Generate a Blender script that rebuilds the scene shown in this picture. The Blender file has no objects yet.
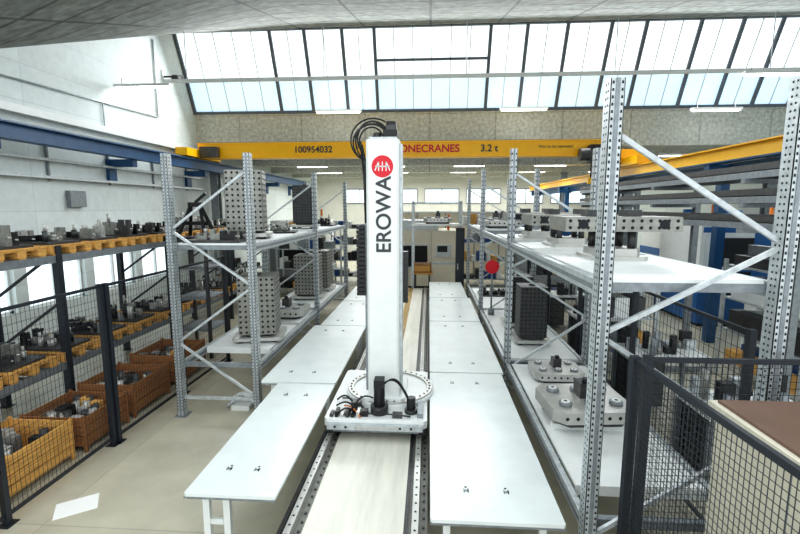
import bpy, math, random
from mathutils import Vector, Matrix
random.seed(7)
sc = bpy.context.scene

def lin(c):
    r=[]
    for v in c:
        v=v/255.0
        r.append(v/12.92 if v<=0.04045 else ((v+0.055)/1.055)**2.4)
    return r+[1.0]

def M(name,col,rough=.5,metal=0.0,var=.08,scale=5.0,bump=0.0,emit=0.0,stretch=(1,1,1),brick=None):
    m=bpy.data.materials.new(name); m.use_nodes=True
    nt=m.node_tree; N=nt.nodes; L=nt.links
    b=N['Principled BSDF']
    c=lin(col)
    b.inputs['Roughness'].default_value=rough
    b.inputs['Metallic'].default_value=metal
    geo=N.new('ShaderNodeNewGeometry')
    mp=N.new('ShaderNodeMapping'); mp.inputs['Scale'].default_value=stretch
    L.new(geo.outputs['Position'],mp.inputs['Vector'])
    nz=N.new('ShaderNodeTexNoise'); nz.inputs['Scale'].default_value=scale; nz.inputs['Detail'].default_value=6; nz.inputs['Roughness'].default_value=.6
    L.new(mp.outputs['Vector'],nz.inputs['Vector'])
    rp=N.new('ShaderNodeValToRGB')
    rp.color_ramp.elements[0].position=.32; rp.color_ramp.elements[1].position=.68
    rp.color_ramp.elements[0].color=[max(0,x*(1-var)) for x in c[:3]]+[1]
    rp.color_ramp.elements[1].color=[min(1,x*(1+var)) for x in c[:3]]+[1]
    L.new(nz.outputs['Fac'],rp.inputs['Fac'])
    out=rp.outputs['Color']
    if brick:
        a1,a2,w,h,mort,dark=brick
        sp=N.new('ShaderNodeSeparateXYZ'); cb=N.new('ShaderNodeCombineXYZ')
        L.new(geo.outputs['Position'],sp.inputs[0])
        L.new(sp.outputs[a1],cb.inputs[0]); L.new(sp.outputs[a2],cb.inputs[1])
        br=N.new('ShaderNodeTexBrick'); br.offset=0.0; br.inputs['Scale'].default_value=1
        br.inputs['Brick Width'].default_value=w; br.inputs['Row Height'].default_value=h
        br.inputs['Mortar Size'].default_value=mort
        br.inputs['Color1'].default_value=(1,1,1,1); br.inputs['Color2'].default_value=(.9,.9,.9,1)
        br.inputs['Mortar'].default_value=(dark,dark,dark,1)
        L.new(cb.outputs[0],br.inputs['Vector'])
        mx=N.new('ShaderNodeMix'); mx.data_type='RGBA'; mx.blend_type='MULTIPLY'; mx.inputs[0].default_value=1
        L.new(out,mx.inputs[6]); L.new(br.outputs['Color'],mx.inputs[7]); out=mx.outputs[2]
    L.new(out,b.inputs['Base Color'])
    if bump:
        bp=N.new('ShaderNodeBump'); bp.inputs['Strength'].default_value=bump; bp.inputs['Distance'].default_value=.02
        L.new(nz.outputs['Fac'],bp.inputs['Height']); L.new(bp.outputs['Normal'],b.inputs['Normal'])
    if emit:
        b.inputs['Emission Color'].default_value=c; b.inputs['Emission Strength'].default_value=emit
    return m

deckw=M('deck_paint',(220,226,224),.3,var=.05,scale=3)
white=M('white_paint',(226,229,227),.4,var=.04)
cream=M('cream_track_paint',(218,216,203),.4,var=.12,scale=2.5,stretch=(3,.4,1))
rust=M('oily_stain',(160,130,70),.5,var=.35,scale=4,stretch=(4,.5,1))
galv=M('galvanised_steel',(186,192,194),.42,.35,var=.18,scale=16)
galvd=M('galvanised_dark',(134,140,144),.45,.35,var=.18,scale=14)
hole=M('hole_dark',(30,32,34),.8)
blk=M('black_plastic',(22,23,25),.45)
fen=M('fence_dark_paint',(36,42,50),.45)
steel=M('machined_steel',(142,142,136),.4,.4,var=.18,scale=12)
dsteel=M('dark_steel',(74,74,74),.42,.4,var=.25,scale=12)
lsteel=M('bright_steel',(190,190,185),.35,.4,var=.1)
railm=M('rail_bed_grey',(128,128,122),.5,.2,var=.2,scale=10)
wood=M('pallet_wood',(208,160,88),.75,var=.25,scale=6,stretch=(6,1,6))
wood2=M('crate_plywood',(146,100,60),.7,var=.25,scale=5,stretch=(1,4,8))
brown=M('brown_laminate',(116,92,78),.4,var=.08)
beige=M('beige_board',(218,212,194),.55,var=.04)
yel=M('crane_yellow',(252,190,6),.4,var=.04)
red=M('red_paint',(205,20,40),.4,var=.02)
grey_t=M('text_grey',(58,60,64),.5,var=.02)
blue=M('runway_blue',(26,76,116),.45,var=.12)
mblue=M('machine_blue',(30,92,150),.4,var=.08)
orange=M('orange_plastic',(214,120,40),.45)
floorm=M('floor_concrete',(188,183,164),.3,var=.12,scale=1.6,bump=.05,brick=('X','Y',4.0,4.0,.008,.75))
wallw=M('wall_white_brick',(222,230,229),.8,var=.05,scale=6,bump=.1,brick=('Y','Z',3.2,.8,.012,.82))
wallb=M('wall_back_paint',(210,210,200),.8,var=.05,scale=2)
conc=M('concrete_fascia',(196,198,190),.9,var=.28,scale=9,bump=.4,brick=('X','Z',2.4,5,.03,.7))
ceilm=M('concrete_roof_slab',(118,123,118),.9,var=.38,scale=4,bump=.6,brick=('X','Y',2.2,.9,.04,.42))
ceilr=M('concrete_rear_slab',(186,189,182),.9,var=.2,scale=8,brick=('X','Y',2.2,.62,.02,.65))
mull=M('mullion_grey',(92,100,108),.5)
paneU=M('skylight_panel_milky',(238,246,251),.5,var=.0,emit=.74)
paneL=M('skylight_panel_clear',(200,224,240),.4,var=.0,emit=.62)
winm=M('window_daylight',(225,238,245),.3,var=.0,emit=.9)
tube=M('fluorescent_tube',(255,255,250),.4,var=0,emit=6)
paper=M('paper',(240,240,236),.8,var=.02)
plasb=M('crate_blue_plastic',(40,80,140),.5)

class B:
    def __init__(s): s.v=[];s.f=[];s.m=[];s.s=[];s.mats=[]
    def mi(s,m):
        if m not in s.mats: s.mats.append(m)
        return s.mats.index(m)
    def add(s,vs,fs,m,smooth=None):
        o=len(s.v); s.v+= [tuple(v) for v in vs]; k=s.mi(m)
        for i,f in enumerate(fs):
            s.f.append([o+j for j in f]); s.m.append(k); s.s.append(bool(smooth and smooth[i]))
    def box(s,x0,x1,y0,y1,z0,z1,m):
        vs=[(x0,y0,z0),(x1,y0,z0),(x1,y1,z0),(x0,y1,z0),(x0,y0,z1),(x1,y0,z1),(x1,y1,z1),(x0,y1,z1)]
        s.add(vs,[(0,3,2,1),(4,5,6,7),(0,1,5,4),(1,2,6,5),(2,3,7,6),(3,0,4,7)],m)
    def cb(s,cx,cy,cz,dx,dy,dz,m): s.box(cx-dx/2,cx+dx/2,cy-dy/2,cy+dy/2,cz-dz/2,cz+dz/2,m)
    def chbox(s,x0,x1,y0,y1,z0,z1,c,m):
        p=[(x0+c,y0),(x1-c,y0),(x1,y0+c),(x1,y1-c),(x1-c,y1),(x0+c,y1),(x0,y1-c),(x0,y0+c)]
        vs=[(a,b,z0) for a,b in p]+[(a,b,z1) for a,b in p]
        fs=[tuple(reversed(range(8))),tuple(range(8,16))]+[(i,(i+1)%8,8+(i+1)%8,8+i) for i in range(8)]
        s.add(vs,fs,m)
    def fr(s,p0,p1):
        d=(Vector(p1)-Vector(p0)).normalized()
        up=Vector((0,0,1)) if abs(d.z)<.95 else Vector((0,1,0))
        a=d.cross(up).normalized(); b=a.cross(d).normalized()
        return a,b
    def beam(s,p0,p1,w,h,m):
        a,b=s.fr(p0,p1); p0=Vector(p0);p1=Vector(p1);vs=[]
        for p in (p0,p1):
            for i,j in((-1,-1),(1,-1),(1,1),(-1,1)): vs.append(p+a*i*w/2+b*j*h/2)
        s.add(vs,[(0,1,2,3),(7,6,5,4),(0,4,5,1),(1,5,6,2),(2,6,7,3),(3,7,4,0)],m)
    def cyl(s,p0,p1,r,m,n=14,r2=None):
        a,b=s.fr(p0,p1); p0=Vector(p0);p1=Vector(p1);vs=[]
        r2=r if r2 is None else r2
        for p,q in((p0,r),(p1,r2)):
            for i in range(n):
                t=2*math.pi*i/n; vs.append(p+a*math.cos(t)*q+b*math.sin(t)*q)
        fs=[(i,i+n,(i+1)%n+n,(i+1)%n) for i in range(n)]
        s.add(vs,fs+[tuple(range(n)),tuple(reversed(range(n,2*n)))],m,[1]*n+[0,0])
    def ring(s,c,r0,r1,z0,z1,m,n=40):
        vs=[]
        for r,z in((r0,z0),(r1,z0),(r1,z1),(r0,z1)):
            for i in range(n):
                t=2*math.pi*i/n; vs.append((c[0]+r*math.cos(t),c[1]+r*math.sin(t),z))
        fs=[]
        for k in range(4):
            for i in range(n):
                j=(i+1)%n; k2=(k+1)%4
                fs.append((k*n+i,k*n+j,k2*n+j,k2*n+i))
        s.add(vs,fs,m)
    def disc(s,c,nrm,r,m,n=8):
        nrm=Vector(nrm); up=Vector((0,0,1)) if abs(nrm.z)<.9 else Vector((0,1,0))
        a=nrm.cross(up).normalized(); b=nrm.cross(a).normalized()
        vs=[Vector(c)+a*math.cos(2*math.pi*i/n)*r+b*math.sin(2*math.pi*i/n)*r for i in range(n)]
        s.add(vs,[tuple(range(n))],m)
    def path(s,pts,r,m,n=8):
        for i in range(len(pts)-1): s.cyl(pts[i],pts[i+1],r,m,n)
    def arc(s,p0,p1,lift,r,m,k=10,side=(0,0,1)):
        p0=Vector(p0);p1=Vector(p1);sd=Vector(side)
        s.path([p0.lerp(p1,i/k)+sd*lift*math.sin(math.pi*i/k) for i in range(k+1)],r,m)
    def build(s,name,bevel=0,loc=(0,0,0),rz=0):
        me=bpy.data.meshes.new(name); me.from_pydata(s.v,[],s.f)
        for m in s.mats: me.materials.append(m)
        me.polygons.foreach_set('material_index',s.m); me.polygons.foreach_set('use_smooth',s.s)
        me.update()
        o=bpy.data.objects.new(name,me); sc.collection.objects.link(o)
        o.location=loc; o.rotation_euler=(0,0,rz)
        if bevel:
            d=o.modifiers.new('bevel','BEVEL'); d.width=bevel; d.segments=2; d.limit_method='ANGLE'; d.angle_limit=math.radians(50)
        return o

def inst(o,name,loc,rz=0,sc_=1):
    n=bpy.data.objects.new(name,o.data); sc.collection.objects.link(n); n.location=loc; n.rotation_euler=(0,0,rz); n.scale=(sc_,)*3
    return n

def text(name,body,size,loc,rot,m,parent,ext=.002,bold=0):
    c=bpy.data.curves.new(name,'FONT'); c.body=body; c.size=size; c.extrude=ext; c.align_x='CENTER'; c.align_y='CENTER'; c.offset=bold
    o=bpy.data.objects.new(name,c); sc.collection.objects.link(o); o.location=loc; o.rotation_euler=rot
    c.materials.append(m); o.parent=parent; return o

XL=-8.9; XR=13.0; YB=34.0
# ---------------- room shell ----------------
b=B(); b.box(XL-.3,XR+.3,-4,YB+.3,-.2,0,floorm); b.build('floor')
b=B(); b.box(XL-.3,XL,-4,YB,0,1.0,wallw); b.box(XL-.3,XL,-4,YB,2.45,9.6,wallw)
wy=[(5.2,6.9),(7.2,8.9),(9.2,10.9),(11.2,12.9),(13.2,14.9)]
prev=-4
for a,c in wy+[(YB,YB)]:
    b.box(XL-.3,XL,prev,a,1.0,2.45,wallw); prev=c
b.build('wall_left')
for i,(a,c) in enumerate(wy):
    w=B(); w.box(XL-.2,XL-.17,a,c,1.0,2.45,winm)
    for yy in (a+.03,(a+c)/2,c-.03): w.box(XL-.22,XL-.1,yy-.03,yy+.03,1.0,2.45,white)
    for zz in (1.03,2.42,2.0): w.box(XL-.22,XL-.1,a,c,zz-.03,zz+.03,white)
    w.build('window_%d'%(i+1))
b=B(); b.box(XR,XR+.3,-4,YB,0,9.6,wallw); b.build('wall_right')
b=B(); b.box(XL,XR,YB,YB+.3,0,5.58,wallb); b.build('wall_back')
b=B(); 
for i in range(6):
    x=-6.5+i*3.1; b.box(x,x+2.5,YB-.06,YB-.03,3.6,4.6,winm)
    for xx in (x,x+1.25,x+2.5): b.box(xx-.03,xx+.03,YB-.1,YB-.02,3.55,4.65,galvd)
    for zz in (3.58,4.62): b.box(x,x+2.5,YB-.1,YB-.02,zz-.04,zz+.04,galvd)
b.build('window_6')
b=B(); b.box(XL,XR,17.3,YB,5.58,5.8,ceilr); b.build('ceiling_rear_hall')
b=B()
for yy in (21,25,29): b.box(XL,XR,yy,yy+.35,5.2,5.58,conc)
b.build('ceiling_beams')
b=B(); b.box(XL,XR,17,17.3,5.5,6.77,conc); b.box(XL,XR,16.9,17.3,6.7,6.82,conc); b.build('trim_fascia')
# sloped slab ceiling toward camera
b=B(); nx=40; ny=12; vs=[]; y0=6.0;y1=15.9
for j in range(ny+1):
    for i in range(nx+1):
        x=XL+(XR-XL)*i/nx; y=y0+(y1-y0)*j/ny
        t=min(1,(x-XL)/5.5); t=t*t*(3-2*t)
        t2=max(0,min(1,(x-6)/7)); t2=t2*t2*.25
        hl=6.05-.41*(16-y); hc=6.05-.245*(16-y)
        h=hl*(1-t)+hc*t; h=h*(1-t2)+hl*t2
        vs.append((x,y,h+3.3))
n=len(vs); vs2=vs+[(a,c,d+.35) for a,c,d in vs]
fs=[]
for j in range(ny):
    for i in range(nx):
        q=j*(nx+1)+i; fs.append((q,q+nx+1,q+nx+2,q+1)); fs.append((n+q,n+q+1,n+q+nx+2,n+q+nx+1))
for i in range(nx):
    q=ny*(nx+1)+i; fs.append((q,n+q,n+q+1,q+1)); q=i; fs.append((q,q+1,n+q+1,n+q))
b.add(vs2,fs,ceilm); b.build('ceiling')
# skylight
A=Vector((0,16.95,6.82)); C=Vector((0,15.8,9.32)); 
b=B()
def sk(x,t,off=0):
    p=A.lerp(C,t); return Vector((x,p.y+off,p.z+off*.46))
xs=[-8.85,-5.5,-4.3,-3.0,-1.9,2.0,3.2,4.5,5.9,7.0,8.7,10,11.2,12.4,12.95]
b.add([sk(XL,.42),sk(XR,.42),sk(XR,1),sk(XL,1)],[(0,1,2,3)],paneU)
b.add([sk(XL,0),sk(XR,0),sk(XR,.42),sk(XL,.42)],[(0,1,2,3)],paneL)
for i,x in enumerate(xs):
    b.beam(sk(x,0,-.05),sk(x,1,-.05),.105,.08,mull)
for i in range(len(xs)-1):
    k=max(1,round((xs[i+1]-xs[i])/.62))
    for j in range(1,k):
        x=xs[i]+(xs[i+1]-xs[i])*j/k; b.beam(sk(x,0,-.02),sk(x,1,-.02),.03,.03,white)
b.beam(sk(XL,.42,-.03),sk(XR,.42,-.03),.04,.04,galv)
b.beam(sk(-1.9,.62,-.06),sk(2.0,.62,-.06),.07,.07,mull)
b.beam(sk(XL,0,-.05),sk(XR,0,-.05),.1,.1,mull); b.beam(sk(XL,1,-.05),sk(XR,1,-.05),.1,.1,mull)
b.build('window_skylight')
for i,(x,y) in enumerate([(-8.55,17.6),(-2.2,25.8),(7.5,17.6),(7.5,25.8),(12.6,17.6)]):
    b=B(); b.box(x-.15,x+.15,y-.15,y-.12,0,5.5,galvd); b.box(x-.15,x+.15,y+.12,y+.15,0,5.5,galvd); b.box(x-.02,x+.02,y-.12,y+.12,0,5.5,galvd); b.box(x-.22,x+.22,y-.22,y+.22,0,.03,galvd)
    b.build('hall_column' if i==0 else 'hall_column.%03d'%i)
b=B(); b.box(XL,XL+.22,-2,17,5.28,5.45,white); b.box(XL,XL+.1,-2,17,5.05,5.12,galv); b.build('trim_ledge')
b=B()
for z in (4.35,3.95): b.box(XL+.02,XL+.2,-2,17,z,z+.06,galv)
for yy in range(0,17,2): b.box(XL+.005,XL+.06,yy,yy+.04,3.9,5.05,galvd)
for q,yy in ((4,6.5),(5,10.5)): b.box(XL+.005,XL+.12,yy,yy+.5,3.3,3.7,(white if q==4 else galvd))
b.build('cable_tray')
b=B(); b.path([(XL+.04,14.5,8.6),(XL+.04,14.5,6.2),(XL+.04,9.0,6.0)],.025,galv); b.path([(XL+.04,12,6.1),(XL+.04,12,5.5)],.02,galv); b.build('wall_conduit')
# ---------------- crane ----------------
b=B()
for x,zz in ((-8.15,4.72),):
    b.box(x-.15,x+.15,-2,30,zz+.18,zz+.21,blue); b.box(x-.15,x+.15,-2,30,zz-.12,zz-.09,blue); b.box(x-.03,x+.03,-2,30,zz-.09,zz+.18,blue); b.box(x-.04,x+.04,-2,30,zz+.21,zz+.26,galvd)
    for yy in range(0,30,4): b.box(XL+.005,x,yy,yy+.2,zz-.32,zz-.12,blue); b.box(XL+.005,XL+.1,yy-.05,yy+.25,zz-.7,zz-.12,blue)
b.build('crane_runway')
b=B(); x=6.6;zz=4.4
b.box(x-.15,x+.15,3,30,zz+.18,zz+.21,yel); b.box(x-.15,x+.15,3,30,zz-.12,zz-.09,blue); b.box(x-.03,x+.03,3,30,zz-.09,zz+.18,yel); b.box(x+.35,x+.55,3,30,zz-.35,zz-.1,blue)
for yy in range(5,30,6): b.box(x-.1,x+.5,yy,yy+.2,zz-.4,zz-.12,blue); b.box(x+.2,x+.4,yy,yy+.2,0,zz-.4,blue)
b.build('crane_runway.001')
b=B(); cy=15.7
b.box(-8.1,5.95,cy-.2,cy+.2,5.02,5.48,yel); b.box(-8.1,5.95,cy-.25,cy+.25,5.48,5.51,yel); b.box(-8.1,5.95,cy-.25,cy+.25,4.98,5.02,yel)
b.box(-8.35,-7.95,cy-1.2,cy+1.2,4.99,5.25,yel); b.box(5.9,7.0,cy-.15,cy+.15,4.75,5.2,yel); b.box(6.4,6.8,cy-1.2,cy+1.2,4.63,4.9,yel)
for yy in (cy-1,cy+1): b.cyl((-8.25,yy,5.08),(-8.05,yy,5.08),.1,blk); b.cyl((6.5,yy,4.74),(6.7,yy,4.74),.12,blk)
b.box(5.2,5.9,cy-.6,cy-.28,4.7,5.3,blk); b.cyl((4.9,cy-.45,5.0),(5.9,cy-.45,5.0),.2,dsteel); b.cyl((5.3,cy-.45,4.9),(5.3,cy-.45,4.2),.03,blk); b.box(5.2,5.4,cy-.5,cy-.4,4.05,4.25,yel)
b.box(-7.9,-7.3,cy-.5,cy-.25,5.0,5.35,dsteel)
for i in range(20): b.box(-7+i*.6,-6.95+i*.6,cy+.2,cy+.35,5.5,5.6,galvd)
b.box(-8,5.9,cy+.25,cy+.33,5.55,5.6,galvd)
crane=b.build('overhead_crane')
R90=(math.radians(90),0,0)
text('maker_lettering','KONECRANES',.35,(-.12,cy-.215,5.25),R90,red,crane,bold=.008)
text('load_lettering','3.2 t',.32,(2.0,cy-.215,5.25),R90,grey_t,crane,bold=.006)
text('serial_lettering','100954032',.30,(-4.0,cy-.215,5.25),R90,grey_t,crane,bold=.006)
text('warning_lettering','Not to be operated',.14,(4.2,cy-.215,5.3),R90,grey_t,crane)

b=B(); b.box(-7.7,12.8,12.97,13.06,6.86,6.95,white)
for x in (-7,-3,1,5,9,12): b.cyl((x,13,6.95),(x,13,8.35),.012,galv,6)
b.build('light_rail')
k=0
for x,y,z in [(-7.95,12.4,6.60),(9.0,12.8,6.75),(-3.2,16,6.6),(3.2,16,6.6),(9.5,16,6.5)]+[(xx,yy,5.35) for xx in (-6,-2,2,6,10) for yy in (19,23,27,31)]:
    b=B(); b.box(x-.8,x+.8,y-.09,y+.09,z,z+.07,white); b.cyl((x-.75,y-.04,z-.02),(x+.75,y-.04,z-.02),.02,tube,8); b.cyl((x-.75,y+.04,z-.02),(x+.75,y+.04,z-.02),.02,tube,8)
    for q in (-.6,.6): b.cyl((x+q,y,z+.07),(x+q,y,z+(.22 if z<6 else .25)),.01,galv,6)
    b.build('fluorescent_light' if k==0 else 'fluorescent_light.%03d'%k); k+=1
b=B(); b.cyl((XL,15,7.6),(XL+.5,15,7.6),.03,blk); b.cyl((XL+.5,14.8,7.5),(XL+.5,15.2,7.6),.1,blk); b.box(XL,XL+.05,14.9,15.1,7.4,7.8,white); b.build('security_camera')

# ---------------- track and decks ----------------
b=B()
b.box(-1.08,-.2,2.2,15.2,.40,.5,cream)
b.box(-.68,-.52,6.9,15.2,.5,.504,rust)
for x in (-1.2,-.1):
    b.box(x-.11,x+.11,2.2,15.2,.36,.46,railm); b.box(x-.03,x+.03,2.2,15.2,.46,.53,lsteel)
    b.box(x-.10,x-.065,2.2,15.2,.46,.49,dsteel)
    yy=2.3
    while yy<15.2:
        b.cyl((x+.075,yy,.46),(x+.075,yy,.475),.012,dsteel,8)
        b.cyl((x,yy,.53),(x,yy,.5315),.012,hole,8); yy+=.12
yy=2.4
while yy<15.2:
    b.box(-1.25,.0,yy,yy+.12,.1,.36,white)
    for x in (-1.2,-.1): b.box(x-.08,x+.08,yy-.03,yy+.15,0,.1,galv)
    yy+=1.6
b.build('robot_track')
def deck(name,x0,x1,y0,y1,z=.8):
    b=B(); g=.012
    b.chbox(x0+g,x1-g,y0+g,y1-g,z-.03,z,.015,deckw)
    b.box(x0+g,x1-g,y0+g,y0+g+.006,z-.05,z-.03,galvd)
    b.box(x0+.06,x0+.1,y0+.08,y1-.08,z-.09,z-.03,white); b.box(x1-.1,x1-.06,y0+.08,y1-.08,z-.09,z-.03,white)
    for yy in (y0+.12,(y0+y1)/2,y1-.16): 
        b.box(x0+.1,x1-.1,yy,yy+.05,z-.09,z-.03,white)
    for yy in (y0+.12,y1-.17):
        for xx in (x0+.12,x1-.19-.35*(x0<-2 and y0<4)):
            b.box(xx,xx+.06,yy,yy+.05,.01,z-.09,white); b.box(xx-.02,xx+.08,yy-.02,yy+.07,0,.012,galv)
        b.box(x0+.15,x1-.2-.35*(x0<-2 and y0<4),yy+.01,yy+.04,.42,.47,white)
    for yy in (y0+.4,y1-.4):
        for xx in (x0+(x1-x0)*.3,x0+(x1-x0)*.62):
            b.box(xx-.022,xx+.022,yy-.01,yy+.01,z,z+.004,galvd); b.box(xx-.022,xx-.014,yy-.025,yy+.015,z+.001,z+.012,galvd); b.box(xx+.014,xx+.022,yy-.025,yy+.015,z+.001,z+.012,hole)
            b.disc((xx,yy+.05,z+.001),(0,0,1),.012,hole)
    return b.build(name)
dl=[(-2.15,-1.3,3.47,5.97),(-2.42,-1.3,6.0,9.1),(-2.3,-1.3,9.12,11.6),(-2.3,-1.3,11.62,14.2)]
dr=[(0.02,1.12,3.28,6.52),(0.02,1.16,6.54,9.6),(0.02,1.16,9.62,12.2),(.02,1.1,12.22,14.8)]
for i,d in enumerate(dl+dr): deck('deck_platform' if i==0 else 'deck_platform.%03d'%i,*d)

# ---------------- robot column ----------------
cx=-.56
b=B()
dz=.12
b.chbox(-1.24,.0,4.98,6.6,.56+dz,.66+dz,.04,white)
b.box(-1.15,-.1,5.05,6.5,.58,.56+dz,galvd)
for x in (-1.2,-.1):
    for yy in (5.1,6.2): b.box(x-.06,x+.08,yy,yy+.25,.535,.56+dz,dsteel)
b.cyl((cx+.05,5.85,.66+dz),(cx+.05,5.85,.72+dz),.60,white,48)
b.ring((cx+.05,5.85),.50,.58,.72+dz,.745+dz,lsteel,48)
for i in range(36):
    t=2*math.pi*i/36; b.cyl((cx+.05+.54*math.cos(t),5.85+.54*math.sin(t),.745+dz),(cx+.05+.54*math.cos(t),5.85+.54*math.sin(t),.755+dz),.014,dsteel,8)
b.chbox(cx-.28,cx+.28,5.32,6.15,.72+dz,.78+dz,.05,white)
b.chbox(cx-.2,cx+.2,5.4,5.88,.78+dz,4.10,.03,white)
b.box(cx-.17,cx+.17,5.44,5.84,4.10,4.13,galv)
b.box(cx+.2,cx+.235,5.47,5.64,.95,4.05,galv)
b.box(cx+.2,cx+.22,5.7,5.82,.95,4.05,dsteel)
b.box(cx-.16,cx+.16,5.88,5.95,.95,4.05,dsteel)
b.box(cx-.28,cx+.28,5.95,6.12,2.0,2.7,dsteel); b.box(cx-.25,cx-.2,5.72,6.4,2.1,2.2,galv); b.box(cx+.2,cx+.25,5.97,6.7,2.1,2.2,galv)
z=2.2
while z<3.05: b.box(cx-.33,cx-.22,5.42,5.6,z,z+.045,blk); b.box(cx-.30,cx-.24,5.43,5.58,z+.045,z+.055,blk); z+=.055
b.box(cx-.23,cx-.2,5.45,5.56,.95,3.1,galvd)
# top drive and loose cables
b.box(cx-.0,cx+.17,5.48,5.75,4.13,4.22,blk); b.cyl((cx+.09,5.6,4.22),(cx+.09,5.6,4.33),.065,blk); b.box(cx+.03,cx+.16,5.5,5.6,4.2,4.28,dsteel)
b.cyl((cx-.08,5.6,4.13),(cx-.08,5.6,4.2),.05,dsteel)
for i in range(6):
    p=[]
    for j in range(17):
        a=math.pi*(.05+(1.05+.07*i)*j/16); R=.15+.016*i
        p.append((cx-.14+R*math.cos(a)*(1+.22*(i%2)),5.5+.03*i,4.08+.02*(i%3)+R*math.sin(a)*1.15))
    b.path(p,.010,blk)
b.path([(cx-.29,5.6,4.1),(cx-.25,5.6,3.7),(cx-.235,5.6,3.05)],.014,blk)
b.path([(cx-.26,5.52,4.05),(cx-.22,5.5,3.85),(cx-.225,5.52,3.05)],.011,blk)
zb=.66+dz
b.cyl((cx-.03,5.18,zb),(cx-.03,5.18,zb+.1),.11,dsteel,20); b.cyl((cx-.03,5.18,zb+.1),(cx-.03,5.18,zb+.36),.068,blk,20); b.box(cx-.09,cx+.03,5.1,5.26,zb+.34,zb+.44,blk)
b.cyl((-.2,5.2,zb),(-.2,5.2,zb+.2),.055,blk,16); b.cyl((-.2,5.2,zb),(-.2,5.2,zb+.05),.08,dsteel,16)
b.arc((cx+.03,5.15,zb+.38),(-.24,5.2,zb+.2),.14,.011,blk); b.arc((cx+.03,5.12,zb+.41),(-.2,5.3,zb+.02),.16,.009,blk)
b.arc((-.95,5.12,zb+.02),(cx-.1,5.15,zb+.2),.1,.011,blk); b.arc((-1.1,5.03,zb+.02),(cx-.3,5.1,zb+.02),.08,.011,blk); b.arc((-1.15,5.3,zb+.02),(-.8,5.05,zb+.02),.1,.011,blk); b.arc((-1.05,5.3,zb+.02),(-.8,5.0,zb+.02),.05,.009,orange)
b.arc((-1.18,5.5,zb+.01),(-.85,5.15,zb+.02),.12,.012,blk); b.arc((-1.12,5.55,zb+.01),(-.72,5.12,zb+.02),.06,.01,blk); b.arc((-1.0,5.05,zb+.02),(-.2,5.05,zb+.02),.03,.01,blk)
for i in range(6): b.box(-1.18+i*.065,-1.14+i*.065,5.02,5.14+.02*(i%3),zb,zb+.04+.03*(i%2),(dsteel,blk,lsteel)[i%3])
b.box(-.95,-.83,5.2,5.32,zb,zb+.11,dsteel); b.box(-.8,-.72,5.05,5.15,zb,zb+.07,blk); b.box(-.42,-.3,5.03,5.12,zb,zb+.05,dsteel); b.box(-.12,-.05,5.05,5.4,zb,zb+.06,galvd)
b.box(-1.2,-.05,4.94,4.98,.66,.74,galv)
for i in range(8): b.disc((-1.1+i*.13,4.938,.70),(0,-1,0),.016,hole)
b.box(-.85,-.35,4.93,4.94,.69,.72,lsteel)
robot=b.build('storage_robot_column',bevel=.004)
RV=(math.radians(90),math.radians(-90),0)
text('logo_lettering','EROWA',.255,(cx+.02,5.396,3.20),RV,grey_t,robot,bold=.004)
c=B(); c.cyl((0,0,0),(0,-.003,0),.13,red,40)
o=c.build('logo_disc',loc=(cx+.0,5.399,3.78)); o.parent=robot
c=B()
for i in (-1,0,1): c.cb(i*.045,-.005,0,.012,.003,.11,white)
c.cb(0,-.005,.0,.17,.003,.012,white); c.beam((-.09,-.005,-.05),(-.045,-.005,.055),.003,.012,white); c.beam((.09,-.005,-.05),(.045,-.005,.055),.003,.012,white)
o=c.build('logo_mark',loc=(cx,5.399,3.78)); o.parent=robot

# ---------------- storage racks ----------------
def upright(b,x,y,H,face=-1,dense=True):
    w=.10;d=.12
    b.box(x-w/2,x+w/2,y-d/2,y-d/2+.006,0.01,H,galv)
    b.box(x-w/2,x-w/2+.006,y-d/2,y+d/2,0.01,H,galv); b.box(x+w/2-.006,x+w/2,y-d/2,y+d/2,0.01,H,galv)
    b.box(x-.015,x+.015,y-d/2-.006,y-d/2,.01,H,galvd)
    b.box(x-.09,x+.09,y-.1,y+.1,0,.012,galvd)
    z=.12; st=.05 if dense else .1; r=.008 if dense else .011
    while z<H-.03:
        for q in(-.032,.032):
            b.add([(x+q-r,y-d/2-.0015,z-r*1.2),(x+q+r,y-d/2-.0015,z-r*1.2),(x+q+r*.7,y-d/2-.0015,z+r*1.3),(x+q-r*.7,y-d/2-.0015,z+r*1.3)],[(0,1,2,3)],hole)
        for xx in (x-w/2-.0015,x+w/2+.0015):
            for q in (-.02,.02): b.add([(xx,y+q-r,z-r),(xx,y+q+r,z-r),(xx,y+q+r,z+r),(xx,y+q-r,z+r)],[(0,1,2,3)],hole)
        z+=st
def rack(name,xi,xo,ys,H,levels,decks,zz):
    b=B()
    s=1 if xo>xi else -1
    for k,y in enumerate(ys):
        upright(b,xi,y,H,dense=(k==0)); upright(b,xo,y,H,dense=(k==0))
        b.beam((xi,y,.3),(xo,y,.3),.03,.05,galv)
        for i in range(len(zz)-1):
            p,q=(xi,xo) if i%2==0 else (xo,xi)
            b.beam((p,y,zz[i]),(q,y,zz[i+1]),.03,.036,galv)
    for z in levels:
        for x,sg in((xi,-s),(xo,s)):
            b.box(x-.028,x+.028,ys[0]+.06,ys[-1],z-.13,z-.01,galv)
            b.box(x-.034,x+.034,ys[0]+.06,ys[-1],z-.09,z-.05,galvd)
        for k in range(len(ys)-1):
            n=5
            for j in range(n):
                yy=ys[k]+.1+(ys[k+1]-ys[k]-.2)*j/(n-1)
                b.box(min(xi,xo)+.03,max(xi,xo)-.03,yy-.03,yy+.03,z-.1,z-.03,galvd)
    for (z,y0,y1) in decks:
        b.box(min(xi,xo)+.055,max(xi,xo)-.055,y0,y1,z-.03,z,white)
        b.box(min(xi,xo)+.055,max(xi,xo)-.055,y0,y0+.02,z-.10,z-.03,white)
    return b.build(name)
LI,LO=-2.66,-3.9
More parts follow.
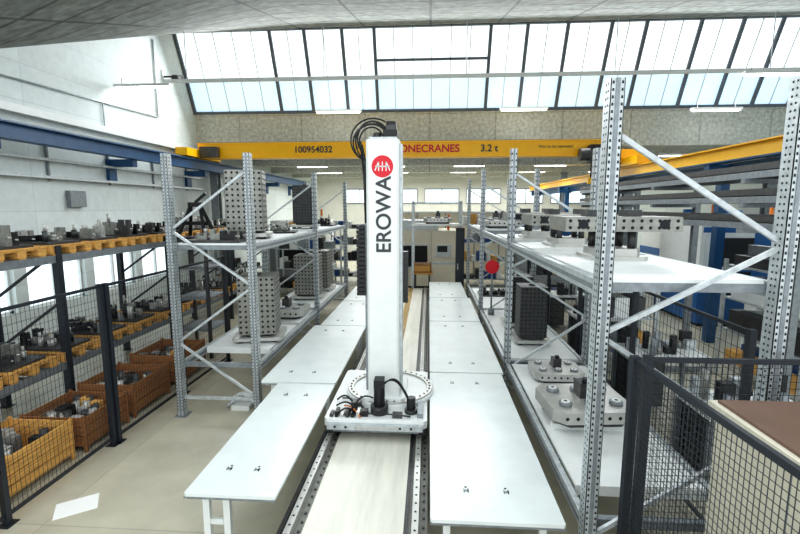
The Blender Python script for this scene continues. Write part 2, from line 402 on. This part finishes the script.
ZL=.88
rack('storage_rack',LI,LO,[6.5,10.3,14.1],4.08,[2.75,ZL],[(2.75,6.58,10.2),(2.75,10.4,13.6),(ZL,7.25,8.8),(ZL,9.0,10.2),(ZL,10.4,13.6)],[3.85,2.95,2.1,1.2,.32])
RI,RO=1.32,2.60
rack('storage_rack.001',RI,RO,[3.42,7.25,11.1,14.9],4.2,[2.75,.75],[(2.75,3.5,5.3),(2.75,5.9,7.1),(2.75,7.4,9.2),(2.75,11.3,14),(.75,3.9,7.1),(.75,7.4,11),(.75,11.2,14)],[3.85,3.02,2.32,1.5,.6])
b=B()
for x in (-.55,1.1):
    for y in (15.4,16.3): b.box(x-.04,x+.04,y-.04,y+.04,0,3.5,galv)
b.box(-.6,1.15,15.3,16.4,2.66,2.72,white); b.box(-.55,1.1,15.36,15.42,3.4,3.46,galv); b.box(-.55,1.1,16.28,16.32,1.2,1.28,galv)
b.build('transfer_shelf')

# ---------------- workholding ----------------
def tombstone(w,h,m,hm):
    b=B()
    b.chbox(-w*.66,w*.66,-w*.62,w*.62,.04,.10,.05,lsteel)
    for i in(-1,1):
        for j in(-1,1): b.cyl((i*w*.45,j*w*.45,0),(i*w*.45,j*w*.45,.04),.05,dsteel,12)
    b.cyl((0,0,.10),(0,0,.14),w*.5,dsteel,24)
    b.chbox(-w/2,w/2,-w/2,w/2,.14,.14+h,.02,m)
    b.cyl((0,0,.14+h),(0,0,.17+h),.06,dsteel,12)
    n=7; nz=int(h/w*n)
    for i in range(n):
        for k in range(nz):
            u=-w/2+w*(i+.5)/n; z=.14+h*(k+.5)/nz; r=w/n*.24
            for s in(-1,1):
                b.disc((u,s*(w/2+.002),z),(0,s,0),r,hm); b.disc((s*(w/2+.002),u,z),(s,0,0),r,hm)
    return b
t1=tombstone(.62,1.03,steel,hole).build('tombstone_fixture',loc=(-3.22,7.75,2.75),rz=.25)
t3=tombstone(.66,1.05,steel,hole).build('tombstone_fixture.001',loc=(-3.12,7.9,ZL),rz=.2)
inst(t1,'tombstone_fixture.002',(-3.2,11.6,ZL)); inst(t1,'tombstone_fixture.003',(-3.2,12.8,ZL))
t2=tombstone(.5,.95,dsteel,hole).build('tombstone_fixture.004',loc=(1.95,8.4,.75))
inst(t2,'tombstone_fixture.005',(1.95,9.6,.75)); inst(t2,'tombstone_fixture.006',(-3.2,11.4,2.75)); 
def fixplate():
    b=B()
    b.chbox(-.28,.28,-.3,.3,0,.04,.05,lsteel); b.chbox(-.22,.22,-.25,.25,.04,.12,.05,lsteel)
    for i in(-1,1):
        for j in (-1,1): b.cyl((i*.15,j*.15,.12),(i*.15,j*.15,.3),.04,dsteel,12)
    b.chbox(-.58,.58,-.3,.3,.3,.45,.01,steel)
    for i in range(13):
        u=-.53+i*.088
        for z in (.34,.41): b.disc((u,-.302,z),(0,-1,0),.018,hole)
        for j in range(6): b.disc((u,-.25+j*.1,.452),(0,0,1),.018,hole)
    b.disc((.4,-.303,.375),(0,-1,0),.05,hole,14); b.disc((-.4,-.303,.375),(0,-1,0),.05,hole,14)
    for i in(-.3,.1): b.box(i,i+.16,-.1,.1,.45,.52,dsteel)
    return b
f1=fixplate().build('fixture_plate',loc=(1.97,4.95,2.75)); inst(f1,'fixture_plate.001',(1.97,6.5,2.75)); inst(f1,'fixture_plate.002',(1.97,8.3,2.75))
def chuckpallet():
    b=B(); b.chbox(-.48,.48,-.42,.42,.06,.2,.12,lsteel); b.chbox(-.4,.4,-.36,.36,.0,.06,.1,dsteel)
    for i in range(3):
        for j in range(2):
            x=-.3+i*.3; y=-.2+j*.4; b.cyl((x,y,.2),(x,y,.235),.075,galvd,24); b.cyl((x,y,.235),(x,y,.25),.05,white,18); b.disc((x,y,.2515),(0,0,1),.02,hole,12)
    for i in range(7): b.disc((-.36+i*.12,-.422,.13),(0,-1,0),.022,hole)
    b.box(-.06,.1,-.05,.15,.2,.38,dsteel); b.cyl((.02,0,.38),(.02,0,.44),.04,blk,12)
    return b
c1=chuckpallet().build('zero_point_pallet',loc=(1.88,5.25,.82),rz=.1); inst(c1,'zero_point_pallet.001',(1.93,6.6,.75),0,.75); inst(c1,'zero_point_pallet.002',(-3.2,9.6,ZL))
b=B(); b.box(1.45,2.35,4.95,5.05,.75,.82,white); b.box(1.45,2.35,5.45,5.55,.75,.82,white); b.build('pallet_support')
inst(c1,'zero_point_pallet.003',(1.93,12.0,2.75)); inst(c1,'zero_point_pallet.004',(1.93,13.2,2.75)); inst(c1,'zero_point_pallet.005',(.3,15.8,2.72))

def cluster(seed,lx=.9,ly=.7,hmax=.3,n=9,tone=(dsteel,steel,blk)):
    r=random.Random(seed); b=B()
    b.chbox(-lx/2,lx/2,-ly/2,ly/2,0,.04,.03,dsteel)
    for i in range(n):
        x=-lx/2+.1+(lx-.2)*((i%3)+r.random()*.5+.2)/3; y=-ly/2+.1+(ly-.2)*((i//3)%3+.3+r.random()*.4)/3
        h=hmax*(.35+.65*r.random()); m=tone[r.randrange(len(tone))]
        if r.random()<.45:
            q=.03+.04*r.random(); b.cyl((x,y,.04),(x,y,.04+h*.6),q,m,14); b.cyl((x,y,.04+h*.6),(x,y,.04+h),q*.55,lsteel,12)
        else:
            w=.05+.07*r.random(); b.box(x-w,x+w,y-.05,y+.05,.04,.04+h*.45,m); b.box(x-w,x-w*.3,y-.045,y+.045,.04+h*.45,.04+h*.75,m); b.box(x+w*.4,x+w,y-.045,y+.045,.04+h*.45,.04+h*.75,m); b.cyl((x-w*1.4,y,.04+h*.3),(x+w*1.4,y,.04+h*.3),.014,lsteel,8)
    return b
cl=[cluster(i,hmax=.22+.1*(i%3)).build('machining_fixture' if i==0 else 'machining_fixture.%03d'%i,loc=p,rz=z) for i,(p,z) in enumerate([((-3.35,6.95,2.75),0),((-3.3,9.4,2.75),.2),((-3.2,12.9,2.75),0),((1.93,13.0,.75),0)])]
nf=len(cl)
# ---------------- left pallet racking ----------------
PX0,PX1=-7.0,-5.85
b=B()
for y in (3.6,6.6,9.6,12.6,15.4):
    for x in (PX0,PX1): b.box(x-.05,x+.05,y-.05,y+.05,0,2.7 if x==PX1 else 2.95,fen); b.box(x-.08,x+.08,y-.08,y+.08,0,.01,fen)
    for z0,z1 in((.2,1),(1,1.8),(1.8,2.6)): b.beam((PX0,y,z0),(PX1,y,z1),.03,.04,fen)
for z in (2.55,.82):
    for x in (PX0,PX1): b.box(x-.03,x+.03,3.6,15.4,z-.12,z,galvd)
    y=3.8
    while y<15.3: b.box(PX0,PX1,y,y+.08,z-.06,z,galvd); y+=.5
b.build('pallet_racking')
def pallet():
    b=B()
    for i in range(6): 
        y=-.4+.0+i*.142; b.box(-.6,.6,y,y+.1,.132,.154,wood)
    for x in (-.53,0,.53):
        b.box(x-.06,x+.06,-.4,.41,.11,.132,wood)
        for y in (-.34,.0,.34): b.box(x-.06,x+.06,y-.07,y+.07,.022,.11,wood)
    for y in (-.34,0,.34): b.box(-.6,.6,y-.05,y+.05,0,.022,wood)
    return b
p0=None;k=0
for z in (2.55,.82):
    y=4.15
    while y<15:
        if p0 is None: p0=pallet().build('wooden_pallet',loc=(-6.42,y,z)); 
        else: inst(p0,'wooden_pallet.%03d'%k,(-6.42,y,z),0)
        k+=1
        cluster(20+k,lx=1.0,ly=.65,hmax=.28 if k%3 else .45,n=9,tone=(dsteel,steel,blk,lsteel)).build('machining_fixture.%03d'%nf,loc=(-6.42,y,z+.154),rz=0); nf+=1
        y+=.92
b=B(); b.box(-.35,.35,-.3,.3,0,.05,blk)
for s in(-1,1): b.beam((s*.3,-.25,.05),(s*.1,0,.75),.06,.06,blk); b.beam((s*.3,.25,.05),(s*.1,0,.75),.06,.06,blk)
b.box(-.15,.15,-.05,.05,.7,.8,blk); b.beam((0,0,.8),(.25,0,1.0),.05,.05,blk); b.box(-.3,.3,-.02,.02,.3,.38,blk)
b.build('clamping_frame',loc=(-5.15,9.6,2.6))
b=B(); b.box(-5.6,-4.7,9.1,10.1,2.54,2.6,dsteel)
for x in (-5.55,-4.75):
    for y in(9.15,10.05): b.box(x-.03,x+.03,y-.03,y+.03,0,2.54,dsteel)
for z in (.6,1.3,1.95): b.box(-5.55,-4.75,9.15,10.05,z,z+.03,galvd)
b.build('tool_stand')
def crate(name,x0,x1,y0,y1,h,m,nsl):
    b=B(); t=.02
    b.box(x0,x1,y0,y1,.08,.1,m)
    for i in range(nsl):
        z0=.1+(h-.1)*i/nsl; z1=.1+(h-.1)*(i+1)/nsl-.015
        b.box(x0,x1,y0,y0+t,z0,z1,m); b.box(x0,x1,y1-t,y1,z0,z1,m); b.box(x0,x0+t,y0,y1,z0,z1,m); b.box(x1-t,x1,y0,y1,z0,z1,m)
    for x in (x0-.01,x1-.03):
        for y in (y0-.01,y1-.03): b.box(x,x+.04,y,y+.04,0,h+.01,m)
    r=random.Random(int(x0*100+y0*10))
    for i in range(26):
        x=x0+.1+(x1-x0-.2)*r.random(); y=y0+.1+(y1-y0-.2)*r.random(); z=h-.15+.12*r.random()
        if i%2: b.cyl((x,y,.1),(x,y,z),.05,(steel,dsteel,blk,lsteel)[i%4],10)
        else: b.box(x-.07,x+.07,y-.05,y+.05,.1,z,(steel,dsteel,blk,wood,lsteel)[i%5])
    b.build(name)
crate('wooden_crate',-5.5,-4.65,4.25,5.2,.55,wood,4)
crate('wooden_crate.001',-5.5,-4.6,5.35,6.2,.5,wood2,3)
crate('wooden_crate.002',-5.5,-4.6,6.35,7.3,.55,wood2,3)
crate('wooden_crate.003',-5.6,-4.65,3.0,4.1,.6,wood,4)
crate('wooden_crate.004',-5.5,-4.6,7.6,8.6,.6,wood2,3)
b=B(); b.box(-.2,.2,-.15,.15,.001,.004,paper); b.build('paper_sheet',loc=(-3.88,4.3,0),rz=.6)
b=B(); b.arc((-3.3,7.0,.05),(-2.75,6.75,.05),.16,.04,white); b.arc((-3.3,6.75,.04),(-2.8,6.95,.04),.14,.03,galv); b.box(-3.2,-2.9,6.7,6.9,0,.08,white); b.build('coiled_hose')

# ---------------- fences ----------------
def fence(name,p0,p1,h,posts=2,dx=.05,dz=.05,wire=.004,z0=.1):
    b=B(); p0=Vector(p0);p1=Vector(p1); d=(p1-p0); Ln=d.length; u=d/Ln
    for i in range(posts):
        p=p0+d*i/(posts-1); b.beam((p.x,p.y,0),(p.x,p.y,h+.03),.06,.06,fen); b.box(p.x-.07,p.x+.07,p.y-.07,p.y+.07,0,.01,fen)
    for z in (z0,h): b.beam((p0.x,p0.y,z),(p1.x,p1.y,z),.03,.035,fen)
    n=int(Ln/dx)
    for i in range(1,n):
        p=p0+d*i/n; b.beam((p.x,p.y,z0),(p.x,p.y,h),wire,wire,fen)
    z=z0+dz
    while z<h: b.beam((p0.x,p0.y,z),(p1.x,p1.y,z),wire,wire,fen); z+=dz
    return b.build(name)
fence('safety_fence',(-4.38,2.4,0),(-4.38,5.57,0),2.25,3,.055,.09,.003)
fence('safety_fence.001',(-4.36,5.65,0),(-4.3,9.0,0),2.25,3,.06,.1,.003)
fence('safety_fence.002',(1.50,3.2,0),(1.58,1.2,0),2.2,2,.035,.045,.003)
fence('safety_fence.003',(1.6,3.22,0),(5.5,3.26,0),2.2,3,.04,.05,.003)
fence('safety_fence.004',(2.85,4.0,0),(2.85,15,0),2.2,6,.08,.12,.004)
b=B(); b.box(2.02,3.4,1.2,3.08,1.95,1.97,brown); b.box(1.98,3.42,1.17,3.12,1.90,1.95,beige); b.box(2.02,3.37,1.23,3.08,.08,1.9,beige); b.box(2.06,3.3,1.3,3.0,0,.08,fen)
for yy in (1.8,2.42): b.box(2.015,2.02,yy-.004,yy+.004,.1,1.88,galvd)
for yy in (1.72,2.34): b.box(1.99,2.02,yy-.01,yy+.01,1.0,1.15,galvd)
b.build('tall_cabinet')
b=B(); b.box(.92,1.2,15.0,15.25,0,2.6,blk); b.box(.94,1.18,14.985,15.0,.1,2.5,fen); b.box(.97,1.0,14.96,14.985,1.2,1.4,galv)
b.build('control_cabinet')
b=B(); b.cyl((1.5,10.5,1.9),(1.5,10.48,1.9),.16,red,32); b.cyl((1.5,10.5,.9),(1.5,10.5,2.0),.02,galvd,8); b.cyl((1.5,10.5,.75),(1.5,10.5,.9),.08,galvd,12); b.build('red_round_sign')
b=B(); b.box(-.55,.1,15.5,16.1,1.0,1.3,wood2); b.box(-.5,.05,15.49,15.5,1.05,1.25,wood); b.box(-.6,.15,15.45,16.15,.94,1.0,wood)
for x in (-.5,.0):
    for y in (15.5,16.05): b.box(x,x+.06,y,y+.06,0,.94,dsteel)
b.build('wooden_box_on_stand')
b=B(); b.chbox(-1.4,1.15,17.9,20.2,.1,2.35,.05,beige); b.box(-1.3,1.05,18,20.1,0,.1,blk)
b.box(-1.1,-.05,17.87,17.9,.9,1.75,hole); b.box(-1.15,0,17.85,17.88,.85,.9,galv); b.box(-1.15,0,17.85,17.88,1.75,1.8,galv); b.box(.1,.11,17.88,17.9,.2,2.3,galvd); b.box(.3,.9,17.86,17.9,1.3,1.8,galv); b.box(.35,.75,17.85,17.86,1.5,1.75,blk)
b.chbox(-1.2,.4,18.2,20,2.35,2.75,.05,galv); b.cyl((.8,18.5,2.35),(.8,18.5,3.0),.05,orange,12)
b.build('machine_enclosure')
b=B(); b.box(-3,4,22,22.15,0,3.0,beige)
for x in (-2,-.6,.8,2.2,3.4): b.box(x,x+.05,21.97,22,0,3.0,galvd)
b.box(-3,4,21.95,22.2,3.0,3.08,galv); b.build('partition_wall')
# ---------------- right area ----------------
b=B()
for y in (6.5,9.0,11.5,13):
    b.box(5.1,5.2,y-.05,y+.05,0,3.85,galvd); b.box(4.6,5.7,y-.05,y+.05,0,.1,galvd)
    for z in (3.0,3.35,3.68): b.box(4.3,5.12,y-.04,y+.04,z-.06,z,galvd)
for z in (3.0,3.35,3.68):
    for i in range(8):
        for j in range(2): b.box(4.34+i*.09,4.41+i*.09,5.6+.15*((i+j)%3),13.3,z+.002+j*.1,z+.09+j*.1,dsteel if (i+j)%2 else galvd)
b.build('bar_stock_rack')
def machine(name,x,y,w,d,h,m1,m2):
    b=B(); b.chbox(x,x+w,y,y+d,.1,h*.55,.05,m2); b.chbox(x+.05,x+w-.05,y+.1,y+d,h*.55,h,.08,m1)
    b.box(x+w*.2,x+w*.65,y-.02,y,h*.3,h*.55-.05,hole); b.box(x+w*.2,x+w*.65,y+.08,y+.1,h*.58,h*.85,blk)
    b.box(x+w*.7,x+w*.9,y-.15,y-.02,h*.4,h*.6,blk); b.box(x+.1,x+w-.1,y+.1,y+d-.1,0,.1,blk)
    b.box(x+.05,x+w-.05,y+.085,y+.1,h*.9,h*.95,m2)
    b.cyl((x+w*.5,y+d*.5,h),(x+w*.5,y+d*.5,h+.3),.2,m2,20); b.cyl((x+w*.85,y+d*.5,h),(x+w*.85,y+d*.5,h+.5),.05,orange,12)
    for i in range(5): b.box(x-.01,x,y+d*.2,y+d*.8,h*.3+i*.1,h*.3+i*.1+.04,galvd)
    b.build(name)
machine('machining_center',7.15,8.2,2.4,2.2,2.95,mblue,white)
machine('machining_center.001',7.4,12.5,3,2.4,2.9,white,mblue)
machine('machining_center.002',3.6,18.5,2.6,2.2,2.6,mblue,galv)
machine('machining_center.003',-7,19,2.5,2.2,2.7,white,galvd)
machine('machining_center.004',9.5,18.5,2.8,2.2,2.9,white,mblue)
def bench(name,x,y,w,d,seed):
    b=B(); b.box(x,x+w,y,y+d,.88,.93,white)
    for xx in (x+.04,x+w-.1):
        for yy in (y+.04,y+d-.1): b.box(xx,xx+.06,yy,yy+.06,0,.88,galvd)
    b.box(x+.1,x+w*.45,y+.08,y+d-.1,.1,.85,blk)
    for i in range(4): b.box(x+.14,x+w*.45-.04,y+.065,y+.08,.14+i*.18,.29+i*.18,dsteel)
    r=random.Random(seed)
    for i in range(12):
        xx=x+.1+(w-.3)*r.random(); yy=y+.1+(d-.3)*r.random(); h=.1+.35*r.random()
        if i%2: b.box(xx,xx+.15,yy,yy+.12,.93,.93+h,(dsteel,blk,mblue,galv)[i%4])
        else: b.cyl((xx,yy,.93),(xx,yy,.93+h),.05,(steel,galvd,blk)[i%3],12)
    b.build(name)
bench('workbench',3.2,5.0,1.3,.8,1); bench('workbench.001',3.2,7.0,1.3,.8,2); bench('workbench.002',3.2,9.5,1.1,.8,3); bench('workbench.003',6.0,5.3,1.5,.8,4); bench('workbench.004',3.2,12,1.1,.8,6)
def shelfunit(name,x,y,w,d,h,seed):
    b=B()
    for xx in (x,x+w):
        for yy in (y,y+d): b.box(xx-.03,xx+.03,yy-.03,yy+.03,0,h,galv)
    r=random.Random(seed)
    for i in range(4):
        z=.3+i*(h-.4)/3; b.box(x,x+w,y,y+d,z-.03,z,galv)
        xx=x+.08
        while xx<x+w-.3:
            ww=.15+.2*r.random(); hh=.12+.3*r.random(); b.box(xx,xx+ww,y+.05,y+d-.1,z,z+hh,(dsteel,wood,plasb,blk,galvd,white)[r.randrange(6)]); xx+=ww+.05
    b.build(name)
shelfunit('shelving_unit',-5.6,16.0,2.4,.7,2.6,1); shelfunit('shelving_unit.001',3.4,14.5,2.4,.7,2.8,2); shelfunit('shelving_unit.002',-4.2,19,2.4,.7,2.5,3); shelfunit('shelving_unit.003',1.35,18.6,2.0,.7,2.7,4); shelfunit('shelving_unit.004',9.8,8,2.6,.8,3.0,5); shelfunit('shelving_unit.005',-8.2,16.2,2.0,.6,2.6,8); shelfunit('shelving_unit.006',5.8,7.0,.9,2.0,2.3,9); shelfunit('shelving_unit.007',3.1,8.1,1.0,.6,1.9,12)

# ---------------- lights ----------------
def area(name,loc,rot,sx,sy,e,col=(1,1,1)):
    l=bpy.data.lights.new(name,'AREA'); l.shape='RECTANGLE'; l.size=sx; l.size_y=sy; l.energy=e; l.color=col
    o=bpy.data.objects.new(name,l); sc.collection.objects.link(o); o.location=loc; o.rotation_euler=rot; return o
area('lamp_skylight',(2,15.6,7.7),(math.radians(-60),0,0),20,2.2,950,(.93,.97,1))
for i,y in enumerate((21,25.5,30)): area('lamp_rear_%d'%i,(1,y+1,5.15),(0,0,0),16,1,380,(.98,1,1))
w=bpy.data.worlds.new('World'); sc.world=w; w.use_nodes=True
w.node_tree.nodes['Background'].inputs[0].default_value=(.91,.97,1,1); w.node_tree.nodes['Background'].inputs[1].default_value=1.4
sc.view_settings.view_transform='Standard'
for lk in ('Medium High Contrast','Standard - Medium High Contrast'):
    try:
        sc.view_settings.look=lk; break
    except Exception: pass
sc.view_settings.exposure=.28

cam=bpy.data.cameras.new('camera'); cam.sensor_width=36; cam.lens=20.0
co=bpy.data.objects.new('camera',cam); sc.collection.objects.link(co); co.location=(0,0,3.3)
co.rotation_mode='XYZ'
co.rotation_euler=(math.radians(82.3),0,math.radians(3.7))
cam.clip_start=.05; cam.clip_end=200
sc.camera=co
